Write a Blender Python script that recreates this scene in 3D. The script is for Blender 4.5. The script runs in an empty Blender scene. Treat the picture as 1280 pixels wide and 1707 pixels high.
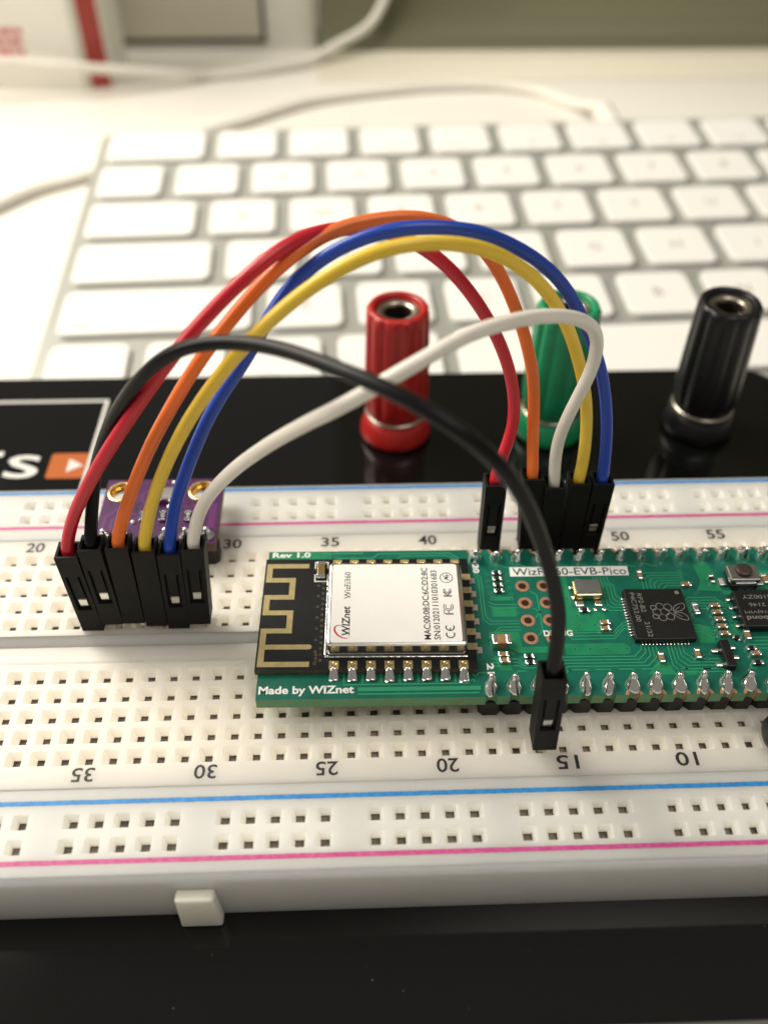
import bpy, bmesh, math, random
from mathutils import Vector, Matrix
random.seed(7)
sc = bpy.context.scene
COL = sc.collection
MM = 0.001
Z0 = 24.0                      # millimetres from the desk up to the breadboard's top face (z = 0 below)

# ------------------------------------------------------------------ camera
def W(x, y, z): return Vector((x * MM, y * MM, (z + Z0) * MM))
cam_d = bpy.data.cameras.new('camera')
cam = bpy.data.objects.new('camera', cam_d); COL.objects.link(cam)
cam.location = W(-0.988, -60.908, 84.533)
cam.rotation_euler = (math.radians(44.291), math.radians(-0.306), math.radians(-1.831))
cam_d.sensor_fit = 'VERTICAL'; cam_d.sensor_height = 24.0; cam_d.sensor_width = 18.0
cam_d.lens = 24.0 * 1456.39 / 1707.0
cam_d.clip_start = 0.004; cam_d.clip_end = 10.0
cam_d.dof.use_dof = True
cam_d.dof.focus_distance = 0.0965
cam_d.dof.aperture_fstop = 10.5
sc.camera = cam

# ------------------------------------------------------------------ world and lamps (an indoor desk under lamps, plus an added side fill)
world = bpy.data.worlds.new('World'); sc.world = world; world.use_nodes = True
bg = world.node_tree.nodes['Background']
bg.inputs[0].default_value = (1.0, 0.93, 0.82, 1); bg.inputs[1].default_value = 0.24
def area(name, loc, target, size, size_y, power, color):
    d = bpy.data.lights.new(name, 'AREA'); d.shape = 'RECTANGLE'; d.size = size; d.size_y = size_y
    d.energy = power; d.color = color
    o = bpy.data.objects.new(name, d); COL.objects.link(o)
    o.location = loc
    o.rotation_euler = (Vector(target) - Vector(loc)).to_track_quat('-Z', 'Y').to_euler()
    return o
area('desk_lamp', (-0.29, 0.27, 0.43), (0.02, 0.19, 0.0), 0.22, 0.22, 3.2, (1.0, 0.935, 0.82))
area('side_fill', (-0.50, 0.06, 0.36), (-0.03, 0.17, 0.0), 0.26, 0.22, 1.75, (1.0, 0.935, 0.82))  # unseen fill light, added to brighten the left desk and carton front
area('ceiling_lamp', (0.28, -0.16, 1.0), (0.06, 0.16, 0.0), 0.36, 0.36, 2.7, (1.0, 0.95, 0.87))
sc.view_settings.view_transform = 'Standard'; sc.view_settings.look = 'None'
sc.view_settings.exposure = 0.0; sc.view_settings.gamma = 1.0
sc.cycles.use_denoising = True
sc.cycles.max_bounces = 8

# ------------------------------------------------------------------ materials
MATS = {}
def mat(name, col, rough=0.5, metal=0.0, coat=0.0, vary=0.0, vscale=400.0, bump=0.0, bscale=2500.0,
        sss=0.0, sss_r=(1, .92, .78), sss_s=0.001, spec=0.5, rvary=0.0, col2=None, bdist=0.0001):
    m = bpy.data.materials.new(name); m.use_nodes = True
    nt = m.node_tree; b = nt.nodes['Principled BSDF']
    b.inputs['Base Color'].default_value = (*col, 1); b.inputs['Roughness'].default_value = rough
    b.inputs['Metallic'].default_value = metal; b.inputs['Specular IOR Level'].default_value = spec
    if coat: b.inputs['Coat Weight'].default_value = coat; b.inputs['Coat Roughness'].default_value = 0.08
    if sss:
        b.subsurface_method = 'BURLEY'
        b.inputs['Subsurface Weight'].default_value = sss
        b.inputs['Subsurface Radius'].default_value = sss_r; b.inputs['Subsurface Scale'].default_value = sss_s
    if vary or bump or rvary:
        tc = nt.nodes.new('ShaderNodeTexCoord')
    if vary or rvary:
        n = nt.nodes.new('ShaderNodeTexNoise'); n.inputs['Scale'].default_value = vscale; n.inputs['Detail'].default_value = 5
        nt.links.new(tc.outputs['Object'], n.inputs['Vector'])
    if vary:
        mx = nt.nodes.new('ShaderNodeMix'); mx.data_type = 'RGBA'
        c2 = col2 if col2 else tuple(c * (1 - vary) for c in col)
        mx.inputs[6].default_value = (*col, 1); mx.inputs[7].default_value = (*c2, 1)
        rp = nt.nodes.new('ShaderNodeValToRGB'); rp.color_ramp.elements[0].position = .38; rp.color_ramp.elements[1].position = .66
        nt.links.new(n.outputs['Fac'], rp.inputs[0]); nt.links.new(rp.outputs[0], mx.inputs[0])
        nt.links.new(mx.outputs[2], b.inputs['Base Color'])
    if rvary:
        mr = nt.nodes.new('ShaderNodeMapRange'); mr.inputs[3].default_value = max(0.02, rough - rvary); mr.inputs[4].default_value = rough + rvary
        nt.links.new(n.outputs['Fac'], mr.inputs[0]); nt.links.new(mr.outputs[0], b.inputs['Roughness'])
    if bump:
        n2 = nt.nodes.new('ShaderNodeTexNoise'); n2.inputs['Scale'].default_value = bscale; n2.inputs['Detail'].default_value = 4
        bp = nt.nodes.new('ShaderNodeBump'); bp.inputs['Strength'].default_value = bump; bp.inputs['Distance'].default_value = bdist
        nt.links.new(tc.outputs['Object'], n2.inputs['Vector']); nt.links.new(n2.outputs['Fac'], bp.inputs['Height'])
        nt.links.new(bp.outputs['Normal'], b.inputs['Normal'])
    MATS[name] = m
    return m

mat('desk_white', (.80, .77, .70), .42, bump=.08, bscale=900)
mat('abs_warm', (.635, .606, .55), .42, sss=1.0, sss_s=.0045, vary=.03, vscale=150, bump=.10, bscale=1500, bdist=.00006)
mat('abs_tab_lit', (.80, .785, .69), .40, sss=.6, sss_s=.003, vary=.03, vscale=150)  # same plastic as the board; extra light on the tab put into its colour
mat('abs_cool', (.585, .582, .555), .42, sss=1.0, sss_s=.0045, vary=.03, vscale=150, bump=.10, bscale=1500, bdist=.00006)
mat('contact', (.36, .30, .24), .55, vary=.4, vscale=900)
mat('ink_black', (.012, .012, .016), .55)
mat('ink_blue', (.010, .19, .52), .5, vary=.35, vscale=1800, col2=(.03, .26, .60))
mat('ink_pink', (.50, .05, .22), .5, vary=.3, vscale=1800, col2=(.56, .10, .28))
mat('plate_black', (.0036, .0038, .0038), .09, spec=.44, rvary=.03, vscale=120, bump=.02, bscale=500, bdist=.00003)
mat('plate_dust', (.05, .05, .045), .9)
mat('print_white', (.62, .61, .58), .5)
mat('print_orange', (.43, .10, .013), .6, spec=.25)
mat('rubber', (.015, .015, .015), .8)
mat('post_red', (.42, .010, .008), .36, coat=.08, vary=.15, vscale=300)
mat('post_green', (.007, .25, .10), .36, coat=.08, vary=.15, vscale=300)
mat('post_black', (.006, .006, .007), .34, spec=.4, rvary=.08, vscale=500)
mat('nickel', (.46, .42, .34), .32, metal=1, rvary=.08, vscale=800)
mat('bore', (.03, .022, .018), .4, metal=.4)
mat('pcb_green', (.005, .14, .092), .34, spec=.4, vary=.25, vscale=350, bump=.06, bscale=1800, bdist=.00004)
mat('pcb_edge', (.12, .34, .17), .6, vary=.4, vscale=1500, col2=(.17, .30, .13))
mat('pcb_pour', (.014, .235, .105), .34, spec=.4, vary=.2, vscale=500)
mat('pcb_trace', (.026, .27, .135), .34, spec=.4)
mat('silk', (.82, .82, .80), .6, vary=.12, vscale=3000)
mat('silk_text', (.02, .06, .05), .5)
mat('module_black', (.005, .006, .007), .33, spec=.4, coat=.15, vary=.3, vscale=700, bump=.05, bscale=2500, bdist=.00003)
mat('module_edge', (.12, .10, .065), .7, vary=.5, vscale=2500)
mat('gold', (.80, .55, .20), .22, metal=1, rvary=.08, vscale=2000)
mat('antenna_gold', (.44, .36, .17), .42, metal=.55, vary=.15, vscale=1200)
mat('pad_tan', (.42, .34, .17), .45, metal=.4, vary=.25, vscale=2500)
mat('solder', (.82, .82, .80), .15, metal=1, rvary=.09, vscale=2200, bump=.35, bscale=1800, bdist=.00012)
mat('tin', (.66, .66, .68), .3, metal=1, rvary=.1, vscale=1500)
mat('shield', (.70, .68, .64), .20, metal=1, rvary=.06, vscale=1200, bump=.04, bscale=900, bdist=.00005)
mat('sticker', (.88, .86, .83), .45, vary=.02, vscale=300)
mat('sticker_ink', (.016, .017, .022), .5)
mat('sticker_red', (.62, .03, .025), .5)
mat('copper', (.74, .40, .25), .38, metal=.7, vary=.3, vscale=2000)
mat('copper_hole', (.035, .009, .004), .5, metal=.3)
mat('chip_black', (.008, .008, .008), .45, spec=.4, vary=.25, vscale=1500, bump=.15, bscale=5000, bdist=.00003)
mat('chip_mark', (.20, .20, .18), .6)
mat('cap_tan', (.36, .20, .09), .45, vary=.3, vscale=1500)
mat('crystal_gold', (.78, .56, .24), .2, metal=1)
mat('crystal_top', (.36, .38, .37), .35, metal=.9, rvary=.1, vscale=1500)
mat('button_steel', (.30, .29, .27), .38, metal=.9, rvary=.1, vscale=1500)
mat('button_brown', (.05, .032, .024), .4, vary=.3, vscale=2500)
mat('housing_black', (.0085, .0085, .008), .55, spec=.16, bump=.2, bscale=2600, bdist=.00005, rvary=.08, vscale=1500)
mat('header_black', (.010, .009, .008), .45, spec=.35, bump=.2, bscale=2600, bdist=.00005)
mat('contact_tin', (.75, .74, .68), .22, metal=1)
mat('purple', (.072, .010, .086), .40, spec=.25, vary=.25, vscale=500)
mat('purple_trace', (.110, .020, .116), .40, spec=.25)
mat('purple_dark', (.026, .006, .046), .40, spec=.25)
mat('purple_edge', (.17, .10, .085), .65, vary=.3, vscale=2000)
WIRE = {'red': (.54, .009, .025), 'orange': (.80, .165, .024), 'yellow': (.80, .55, .05), 'blue': (.009, .055, .41),
        'white': (.80, .76, .69), 'black': (.0045, .0045, .005)}
for k, c in WIRE.items():
    mat('pvc_' + k, c, .33, vary=.06, vscale=300, bump=.06, bscale=900, bdist=.0001, spec=(.2 if k == 'black' else .5), sss=(.12 if k not in ('black', 'blue') else 0), sss_s=.0006)
mat('aluminium', (.42, .425, .39), .42, metal=.4, rvary=.05, vscale=600)
mat('key_white', (.82, .81, .77), .42)
mat('legend', (.36, .30, .26), .6)
mat('cable_white', (.78, .75, .68), .45)
mat('cable_dark', (.012, .014, .02), .4)
mat('carton', (.80, .78, .71), .6, vary=.03, vscale=80)
mat('carton_grey_green', (.58, .60, .50), .6)  # greenish grey printed strip beside the red stripe
mat('carton_red', (.34, .035, .025), .5)
mat('carton_ink', (.60, .10, .10), .6)
mat('panel_beige', (.62, .58, .47), .6)
mat('panel_dark', (.06, .06, .045), .6)
mat('screen_olive', (.135, .137, .080), .6, spec=.3)
mat('foot_gradient_tone', (.64, .60, .49), .55, spec=.3)  # paler than the panel: shade fading into the desk put into colour
mat('monitor_metal', (.10, .10, .06), .5)

# ------------------------------------------------------------------ mesh helpers (all lengths in millimetres)
class MB:
    def __init__(s): s.v = []; s.f = []; s.m = []
    def add(s, vs, fs, m=0):
        k = len(s.v); s.v += [tuple(p) for p in vs]; s.f += [tuple(i + k for i in f) for f in fs]; s.m += [m] * len(fs); return s
    def box(s, x0, x1, y0, y1, z0, z1, m=0):
        vs = [(x0, y0, z0), (x1, y0, z0), (x1, y1, z0), (x0, y1, z0), (x0, y0, z1), (x1, y0, z1), (x1, y1, z1), (x0, y1, z1)]
        return s.add(vs, [(0, 3, 2, 1), (4, 5, 6, 7), (0, 1, 5, 4), (1, 2, 6, 5), (2, 3, 7, 6), (3, 0, 4, 7)], m)
    def prism(s, poly, z0, z1, mtop=0, mside=0):
        n = len(poly); vs = [(x, y, z0) for x, y in poly] + [(x, y, z1) for x, y in poly]
        s.add(vs, [tuple(range(n, 2 * n))], mtop); k = len(s.v) - 2 * n
        s.f.append(tuple(k + i for i in reversed(range(n)))); s.m.append(mside)
        for i in range(n):
            j = (i + 1) % n; s.f.append((k + i, k + j, k + n + j, k + n + i)); s.m.append(mside)
        return s
    def flat(s, poly, z, m=0): return s.add([(x, y, z) for x, y in poly], [tuple(range(len(poly)))], m)
    def ribbon(s, path, w, z, m=0, closed=False):
        if len(path) < 2: return s
        pts = [Vector((p[0], p[1])) for p in path]; n = len(pts); L = []; R = []
        for i in range(n):
            a = pts[i - 1] if (i > 0 or closed) else pts[i]; c = pts[(i + 1) % n] if (i < n - 1 or closed) else pts[i]
            d1 = (pts[i] - a); d2 = (c - pts[i])
            d1 = d1.normalized() if d1.length > 1e-9 else None; d2 = d2.normalized() if d2.length > 1e-9 else None
            if d1 is None: d1 = d2 if d2 is not None else Vector((1, 0))
            if d2 is None: d2 = d1
            t = (d1 + d2); t = t.normalized() if t.length > 1e-6 else d1
            nrm = Vector((-t.y, t.x)); k = 1.0 / max(.45, nrm.dot(Vector((-d1.y, d1.x))))
            L.append(pts[i] + nrm * w / 2 * k); R.append(pts[i] - nrm * w / 2 * k)
        vs = [(p.x, p.y, z) for p in L] + [(p.x, p.y, z) for p in R]
        fs = [(i, n + i, n + (i + 1) % n, (i + 1) % n) for i in range(n if closed else n - 1)]
        return s.add(vs, fs, m)
    def tube(s, path, r, seg=14, m=0, cap=True):
        P = [Vector(p) for p in path]; n = len(P); vs = []
        t0 = (P[1] - P[0]).normalized(); up = Vector((0, 1, 0)) if abs(t0.y) < .9 else Vector((1, 0, 0))
        nr = (up - t0 * up.dot(t0)).normalized()
        for i in range(n):
            t = (P[min(i + 1, n - 1)] - P[max(i - 1, 0)]).normalized()
            nr = (nr - t * nr.dot(t)).normalized(); bn = t.cross(nr)
            rr = r[i] if isinstance(r, (list, tuple)) else r
            for k in range(seg):
                a = 2 * math.pi * k / seg; vs.append(P[i] + (nr * math.cos(a) + bn * math.sin(a)) * rr)
        fs = [(i * seg + k, i * seg + (k + 1) % seg, (i + 1) * seg + (k + 1) % seg, (i + 1) * seg + k) for i in range(n - 1) for k in range(seg)]
        if cap: fs += [tuple(reversed(range(seg))), tuple((n - 1) * seg + k for k in range(seg))]
        return s.add(vs, fs, m)
    def lathe(s, prof, cx, cy, seg=32, m=0, mod=None):
        n = len(prof); vs = []
        for i, (r, z) in enumerate(prof):
            for k in range(seg):
                a = 2 * math.pi * k / seg; q = r * (mod(a, i) if mod else 1); vs.append((cx + q * math.cos(a), cy + q * math.sin(a), z))
        fs = [(i * seg + k, i * seg + (k + 1) % seg, (i + 1) * seg + (k + 1) % seg, (i + 1) * seg + k) for i in range(n - 1) for k in range(seg)]
        return s.add(vs, fs, m)
    def disc(s, cx, cy, r, z, m=0, seg=16):
        return s.add([(cx + r * math.cos(2 * math.pi * k / seg), cy + r * math.sin(2 * math.pi * k / seg), z) for k in range(seg)], [tuple(range(seg))], m)
    def ring(s, cx, cy, r0, r1, z, m=0, seg=20):
        vs = [(cx + r * math.cos(2 * math.pi * k / seg), cy + r * math.sin(2 * math.pi * k / seg), z) for r in (r0, r1) for k in range(seg)]
        return s.add(vs, [(k, seg + k, seg + (k + 1) % seg, (k + 1) % seg) for k in range(seg)], m)
    def xf(s, fn): s.v = [tuple(fn(Vector(p))) for p in s.v]; return s
    def mesh(s, name, mats, smooth=False):
        me = bpy.data.meshes.new(name); me.from_pydata([(x * MM, y * MM, z * MM) for x, y, z in s.v], [], s.f); me.update()
        for mm in ([mats] if isinstance(mats, str) else mats): me.materials.append(MATS[mm])
        me.polygons.foreach_set('material_index', s.m)
        if smooth: me.polygons.foreach_set('use_smooth', [True] * len(me.polygons))
        return me

ORG = {}     # world origin of every built object, in millimetres above the desk frame
def link(name, me, parent, org, bevel=0.0, seg=2, angle=False):
    o = bpy.data.objects.new(name, me); COL.objects.link(o); ORG[o.name] = Vector(org)
    if parent: o.parent = parent; o.location = (Vector(org) - ORG[parent.name]) * MM
    else: o.location = W(*org)
    if bevel:
        b = o.modifiers.new('edge', 'BEVEL'); b.width = bevel * MM; b.segments = seg; b.limit_method = 'ANGLE'; b.angle_limit = math.radians(40)
    return o
def build(name, mb, mats, parent=None, org=None, smooth=False, bevel=0.0, seg=2):
    """mb holds coordinates in the place's own frame; the object's origin goes to org."""
    if org is None: org = ORG[parent.name] if parent else Vector((0, 0, 0))
    org = Vector(org); mb.xf(lambda p: p - org)
    return link(name, mb.mesh(name, mats, smooth), parent, org, bevel, seg)
def inst(name, me, parent, org, rz=0.0, bevel=0.0, scale=None):
    o = link(name, me, parent, org, bevel)
    if rz: o.rotation_euler = (0, 0, rz)
    if scale: o.scale = scale
    return o
def thing(name, org, label, cat, group=None):
    o = bpy.data.objects.new(name, None); COL.objects.link(o); o.location = W(*org); ORG[o.name] = Vector(org)
    o.empty_display_size = .002
    return tag(o, label, cat, group)
def tag(o, label=None, cat=None, group=None, kind=None):
    if label: o['label'] = label
    if cat: o['category'] = cat
    if group: o['group'] = group
    if kind: o['kind'] = kind
    return o
def rotz(c, deg):
    a = math.radians(deg); ca, sa = math.cos(a), math.sin(a)
    return lambda p: Vector((c[0] + ca * (p[0] - c[0]) - sa * (p[1] - c[1]), c[1] + sa * (p[0] - c[0]) + ca * (p[1] - c[1]), p[2]))
def glyphs(s, cx, cy, z, w=None, h=None, rot=0.0, bold=0.0, align='C', shear=0.0):
    """Lettering as flat faces, fitted to width w and height h, turned by rot degrees about (cx, cy)."""
    cu = bpy.data.curves.new('lettering', 'FONT'); cu.body = s; cu.size = 1.0; cu.offset = bold; cu.shear = shear
    cu.resolution_u = 3
    to = bpy.data.objects.new('lettering', cu); me = bpy.data.meshes.new_from_object(to)
    vs = [tuple(v.co) for v in me.vertices]; fs = [tuple(p.vertices) for p in me.polygons]
    bpy.data.objects.remove(to); bpy.data.meshes.remove(me); bpy.data.curves.remove(cu)
    mb = MB()
    if not vs: return mb
    x0 = min(v[0] for v in vs); x1 = max(v[0] for v in vs); y0 = min(v[1] for v in vs); y1 = max(v[1] for v in vs)
    sx = w / (x1 - x0) if w else None; sy = h / (y1 - y0) if h else None
    sx = sx or sy; sy = sy or sx
    ox = (x0 + x1) / 2
    pts = [((v[0] - ox) * sx + cx, (v[1] - (y0 + y1) / 2) * sy + cy, z) for v in vs]
    mb.add(pts, fs); mb.xf(rotz((cx, cy), rot)); return mb
def smooth_path(pts, sub=5):
    P = [Vector(p) for p in pts]; out = []
    for i in range(len(P) - 1):
        p0 = P[max(i - 1, 0)]; p1 = P[i]; p2 = P[i + 1]; p3 = P[min(i + 2, len(P) - 1)]
        for k in range(sub):
            t = k / sub
            out.append(.5 * ((2 * p1) + (p2 - p0) * t + (2 * p0 - 5 * p1 + 4 * p2 - p3) * t * t + (3 * p1 - p0 - 3 * p2 + p3) * t ** 3))
    out.append(P[-1]); return out
def rrect(x0, x1, y0, y1, r, seg=5):
    out = []
    for cx, cy, a0 in ((x1 - r, y1 - r, 0), (x0 + r, y1 - r, 90), (x0 + r, y0 + r, 180), (x1 - r, y0 + r, 270)):
        for k in range(seg + 1):
            a = math.radians(a0 + 90 * k / seg); out.append((cx + r * math.cos(a), cy + r * math.sin(a)))
    return out
P = 2.54
def cx_(n): return (n - 37) * P          # column number printed along the far edge -> x

# ------------------------------------------------------------------ the setting: the desk
DESK = -Z0
o = build('desk', MB().box(-900, 1000, -500, 1100, DESK - 25, DESK), 'desk_white', org=(0, 0, DESK))
tag(o, 'white desk top under the keyboard and the breadboard', 'desk', kind='structure')

# ------------------------------------------------------------------ black mounting plate
PZ = -8.7
plate = thing('mounting_plate', (0, 0, DESK), 'glossy black mounting plate with printed logo, carrying the breadboard', 'plate')
build('plate', MB().prism(rrect(-112, 72.5, -38.6, 64.2, 6.5, 8), PZ - 1.6, PZ), 'plate_black', plate, bevel=.35)
for fx in (-100, 62):
    for fy in (-30, 55):
        build('rubber_foot', MB().lathe([(0.1, DESK), (6, DESK), (6.6, DESK + .6), (5.4, PZ - 1.6)], fx, fy, 24), 'rubber', plate, smooth=True)
lz = PZ + .03
build('printed_frame', MB().ribbon([(-111, 57.6), (-43.6, 57.6), (-43.6, 30.5), (-111, 30.5)], .6, lz), 'print_white', plate)
mb = glyphs('s', -53.75, 41.4, lz, 5.2, 5.3, bold=.004)
build('printed_letter', mb, 'print_white', plate)
build('printed_letter', glyphs('t', -59.2, 42.5, lz, 4.0, 7.6, bold=.004), 'print_white', plate)
ob_ = build('orange_badge', MB().flat(rrect(-49.7, -43.95, 38.55, 44.3, .5), lz), 'print_orange', plate)
build('play_triangle', MB().flat([(-46.75, 43.0), (-46.75, 39.9), (-44.35, 41.45)], lz + .02), 'print_white', ob_)
mb = MB()
for k in range(40):
    x = random.uniform(-60, 66); y = random.choice([random.uniform(-37, -28), random.uniform(29, 62)]); r = random.choice([.03, .04, .05, .09]) * random.uniform(.6, 1.2)
    mb.disc(x, y, r, PZ + .02, seg=6)
tag(build('dust_specks', mb, 'plate_dust', plate), kind='stuff')

# ------------------------------------------------------------------ breadboard
bb = thing('breadboard', (0, 0, PZ), 'long white solderless breadboard with blue and pink rail lines', 'breadboard')
def deck(mb, x0, x1, bands, xs, a, d, hh):
    """Top face with square funnel holes: bands = [(y0, y1, hole row y or None)], xs = hole columns."""
    for y0, y1, yr in bands:
        if yr is None:
            mb.add([(x0, y0, 0), (x1, y0, 0), (x1, y1, 0), (x0, y1, 0)], [(0, 1, 2, 3)]); continue
        px = x0
        for x in sorted(xs):
            l, r = x - P / 2, x + P / 2
            if l - px > 1e-4: mb.add([(px, y0, 0), (l, y0, 0), (l, y1, 0), (px, y1, 0)], [(0, 1, 2, 3)])
            px = r
            rings = [[(l, y0), (r, y0), (r, y1), (l, y1)]] + [[(x - q, yr - q), (x + q, yr - q), (x + q, yr + q), (x - q, yr + q)] for q in (a, a - .07, hh, hh, hh)]
            zs = (0, 0, -.06, -d, -d - .10, -1.5)
            vs = [(u, v, z) for rg, z in zip(rings, zs) for u, v in rg]
            k = len(mb.v); mb.v += vs
            for i in range(5):
                for j in range(4):
                    mb.f.append((k + i * 4 + j, k + i * 4 + (j + 1) % 4, k + i * 4 + 4 + (j + 1) % 4, k + i * 4 + 4 + j)); mb.m.append(1 if i >= 4 else 0)
            mb.f.append((k + 20, k + 21, k + 22, k + 23)); mb.m.append(1)
        if x1 - px > 1e-4: mb.add([(px, y0, 0), (x1, y0, 0), (x1, y1, 0), (px, y1, 0)], [(0, 1, 2, 3)])
def skirt(mb, x0, x1, y0, y1, r, zb, fy0=None, fy1=None):
    """Rounded rim and sides: (x0..y1) is the edge of the flat top, r the rounding."""
    prev = None
    for k in range(6):
        if k < 5: a = math.pi / 2 * k / 4; e = r * math.sin(a); z = -r * (1 - math.cos(a))
        else: e = r; z = zb
        rg = [(x0 - e, y0 - e, z), (x1 + e, y0 - e, z), (x1 + e, y1 + e, z), (x0 - e, y1 + e, z)]
        kk = len(mb.v); mb.v += rg
        if prev is not None:
            for j in range(4): mb.f.append((prev + j, kk + j, kk + (j + 1) % 4, prev + (j + 1) % 4)); mb.m.append(0)
        prev = kk
XL, XR = cx_(1) - 3.2, cx_(60) + 3.2
tx = [cx_(n) for n in range(1, 61)]
mb = MB()
near_rows = [(-15.24 + P * k, -15.24 + P * (k + 1), -13.97 + P * k) for k in range(5)]
far_rows = [(2.54 + P * k, 2.54 + P * (k + 1), 3.81 + P * k) for k in range(5)]
deck(mb, XL, XR, [(-17.35, -15.24, None)] + near_rows + [(-2.54, -2.05, None), (2.05, 2.54, None)] + far_rows + [(15.24, 17.35, None)], tx, .90, 1.0, .40)
for s_ in (-1, 1):   # the channel down the middle
    mb.add([(XL, 2.05 * s_, 0), (XR, 2.05 * s_, 0), (XR, 1.95 * s_, -.12), (XL, 1.95 * s_, -.12), (XR, 1.0 * s_, -.9), (XL, 1.0 * s_, -.9)], [(0, 1, 2, 3), (3, 2, 4, 5)])
mb.add([(XL, -1.0, -.9), (XR, -1.0, -.9), (XR, 1.0, -.9), (XL, 1.0, -.9)], [(0, 1, 2, 3)])
skirt(mb, XL, XR, -17.35, 17.35, .12, PZ + .02)
build('terminal_block', mb, ['abs_warm', 'contact'], bb)
nearx = [(i - 14) * P + 2.41 for i in range(-23, 36) if i % 6]
farx = [(i - 14) * P + 2.53 for i in range(-23, 36) if i % 6]
for s_, xs in ((-1, nearx), (1, farx)):
    mb = MB()
    if s_ < 0: bands = [(-26.5, -24.81, None), (-24.81, -22.27, -23.54), (-22.27, -19.73, -21.0), (-19.73, -17.64, None)]
    else: bands = [(17.64, 20.13, None), (20.13, 22.67, 21.4), (22.67, 25.21, 23.94), (25.21, 26.6, None)]
    y0, y1 = bands[0][0], bands[-1][1]
    deck(mb, XL, XR, bands, xs, .80, 1.05, .45)
    k0 = len(mb.v)
    skirt(mb, XL, XR, y0, y1, .12, PZ + .02)
    outer = -26.62 if s_ < 0 else 26.72            # the outer long edge is rounded more
    ro = .65
    rail = build('power_rail', mb, ['abs_cool', 'contact'], bb)
    mb = MB(); prev = None                          # outer wall of the rail strip with its rounded shoulder
    for k in range(7):
        if k < 6: a = math.pi / 2 * k / 5; e = ro * math.sin(a); z = -ro * (1 - math.cos(a))
        else: e = ro; z = PZ + .02
        yy = (y0 - .02 - e) if s_ < 0 else (y1 + .02 + e)
        rg = [(XL - .12, yy, z - .004), (XR + .12, yy, z - .004)]; kk = len(mb.v); mb.v += rg
        if prev is not None: mb.f.append((prev, prev + 1, kk + 1, kk)); mb.m.append(0)
        prev = kk
    wl = build('outer_wall', mb, 'abs_cool', rail, smooth=True)
    def line(y, mname, gaps=()):
        mb = MB(); x = XL + .5; path = []
        while x < XR - .5:
            if any(g0 < x < g1 for g0, g1 in gaps):
                if len(path) > 1: mb.ribbon(path, .5, .02)
                path = []
            else: path.append((x, y + random.uniform(-.018, .018)))
            x += .2
        mb.ribbon(path, .5, .02); return build('printed_line', mb, mname, rail)
    if s_ < 0: line(-19.0, 'ink_blue', ()); line(-25.15, 'ink_pink')
    else: line(19.72, 'ink_pink'); line(26.28, 'ink_blue')
def numpart(txt, x, y, rot, sh=0.0):
    build('printed_number', glyphs(txt, x, y, .02, 2.35, 1.62, rot=rot, bold=.012, shear=sh), 'ink_black', bb)
for n in range(5, 60, 5):
    numpart(str(n), cx_(n), 16.22, 0)
    numpart(str(n), cx_(60 - n), -15.83 - .12, 180)
mb = MB()
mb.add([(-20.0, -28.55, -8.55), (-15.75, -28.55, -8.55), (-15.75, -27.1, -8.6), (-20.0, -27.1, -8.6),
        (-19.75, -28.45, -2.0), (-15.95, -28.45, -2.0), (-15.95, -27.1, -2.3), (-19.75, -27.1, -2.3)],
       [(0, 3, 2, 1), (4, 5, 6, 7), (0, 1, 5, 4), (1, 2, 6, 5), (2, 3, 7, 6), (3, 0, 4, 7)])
build('joining_tab', mb, 'abs_tab_lit', bb, bevel=.3)

# ------------------------------------------------------------------ binding posts
def post(x, y, mname, label, lean=(0, 0)):
    t = thing('binding_post', (x, y, PZ), label, 'binding post', 'binding posts on the black plate')
    def ln(p): k = (p[2] - PZ) / 23.0; return Vector((p[0] + lean[0] * k, p[1] + lean[1] * k, p[2]))
    f = MB().lathe([(4.2, PZ), (5.2, PZ), (5.75, PZ + .7), (5.7, PZ + 1.6), (5.2, PZ + 3.2), (4.75, PZ + 4.4), (4.4, PZ + 4.5), (3.0, PZ + 4.5)], x, y, 40).xf(ln)
    build('base', f, mname, t, smooth=True)
    rz = PZ + 4.55
    build('collar', MB().lathe([(3.4, rz), (4.84, rz), (4.92, rz + .15), (4.86, rz + .32), (3.4, rz + .45)], x, y, 40).xf(ln), 'nickel', t, smooth=True)
    z1 = 14.9
    def flute(a, i): return 1 if i in (0, 1, 2) or i > 7 else 1 + (.085 * (abs(math.sin(6 * a)) ** .8) - .06)
    kn = MB().lathe([(3.3, rz + .45), (4.7, rz + .42), (4.7, rz + 1.2), (4.9, rz + 1.8), (5.0, rz + 4.0), (4.85, 5.0), (4.62, 13.0), (4.55, z1 - .6), (4.3, z1 - .1), (4.0, z1), (3.5, z1), (3.35, z1 - .3), (3.3, z1 - 1.3), (2.2, z1 - 1.3)], x, y, 96, mod=flute).xf(ln)
    k = build('knob', kn, mname, t, smooth=True)
    build('socket', MB().lathe([(3.2, z1 - 1.2), (3.15, z1 - .75), (3.0, z1 - .7), (2.1, z1 - .75), (2.0, z1 - 1.0), (2.0, z1 - 9), (.05, z1 - 9)], x, y, 40).xf(ln), 'nickel', k, smooth=True)
    build('bore', MB().lathe([(1.97, z1 - 1.3), (1.9, z1 - 3), (1.85, z1 - 8.5), (.05, z1 - 8.5)], x, y, 32).xf(ln), 'bore', k, smooth=True)
    a = MB().lathe([(0.02, .35), (.5, .3), (.75, .1), (.8, -.3)], 0, 0, 16)
    a.xf(lambda p: Vector((x + .9 + p[0], y - 4.2 - p[2], rz + 1.35 + p[1])))
    build('wire_hole', a, 'copper', t, smooth=True)
    return t
post(4.9, 48.4, 'post_red', 'red binding post nearest the printed logo')
post(29.9, 48.4, 'post_green', 'green binding post behind the blue and yellow wires')
post(54.6, 48.6, 'post_black', 'black binding post standing apart at the plate corner', lean=(-.9, 0))
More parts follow.
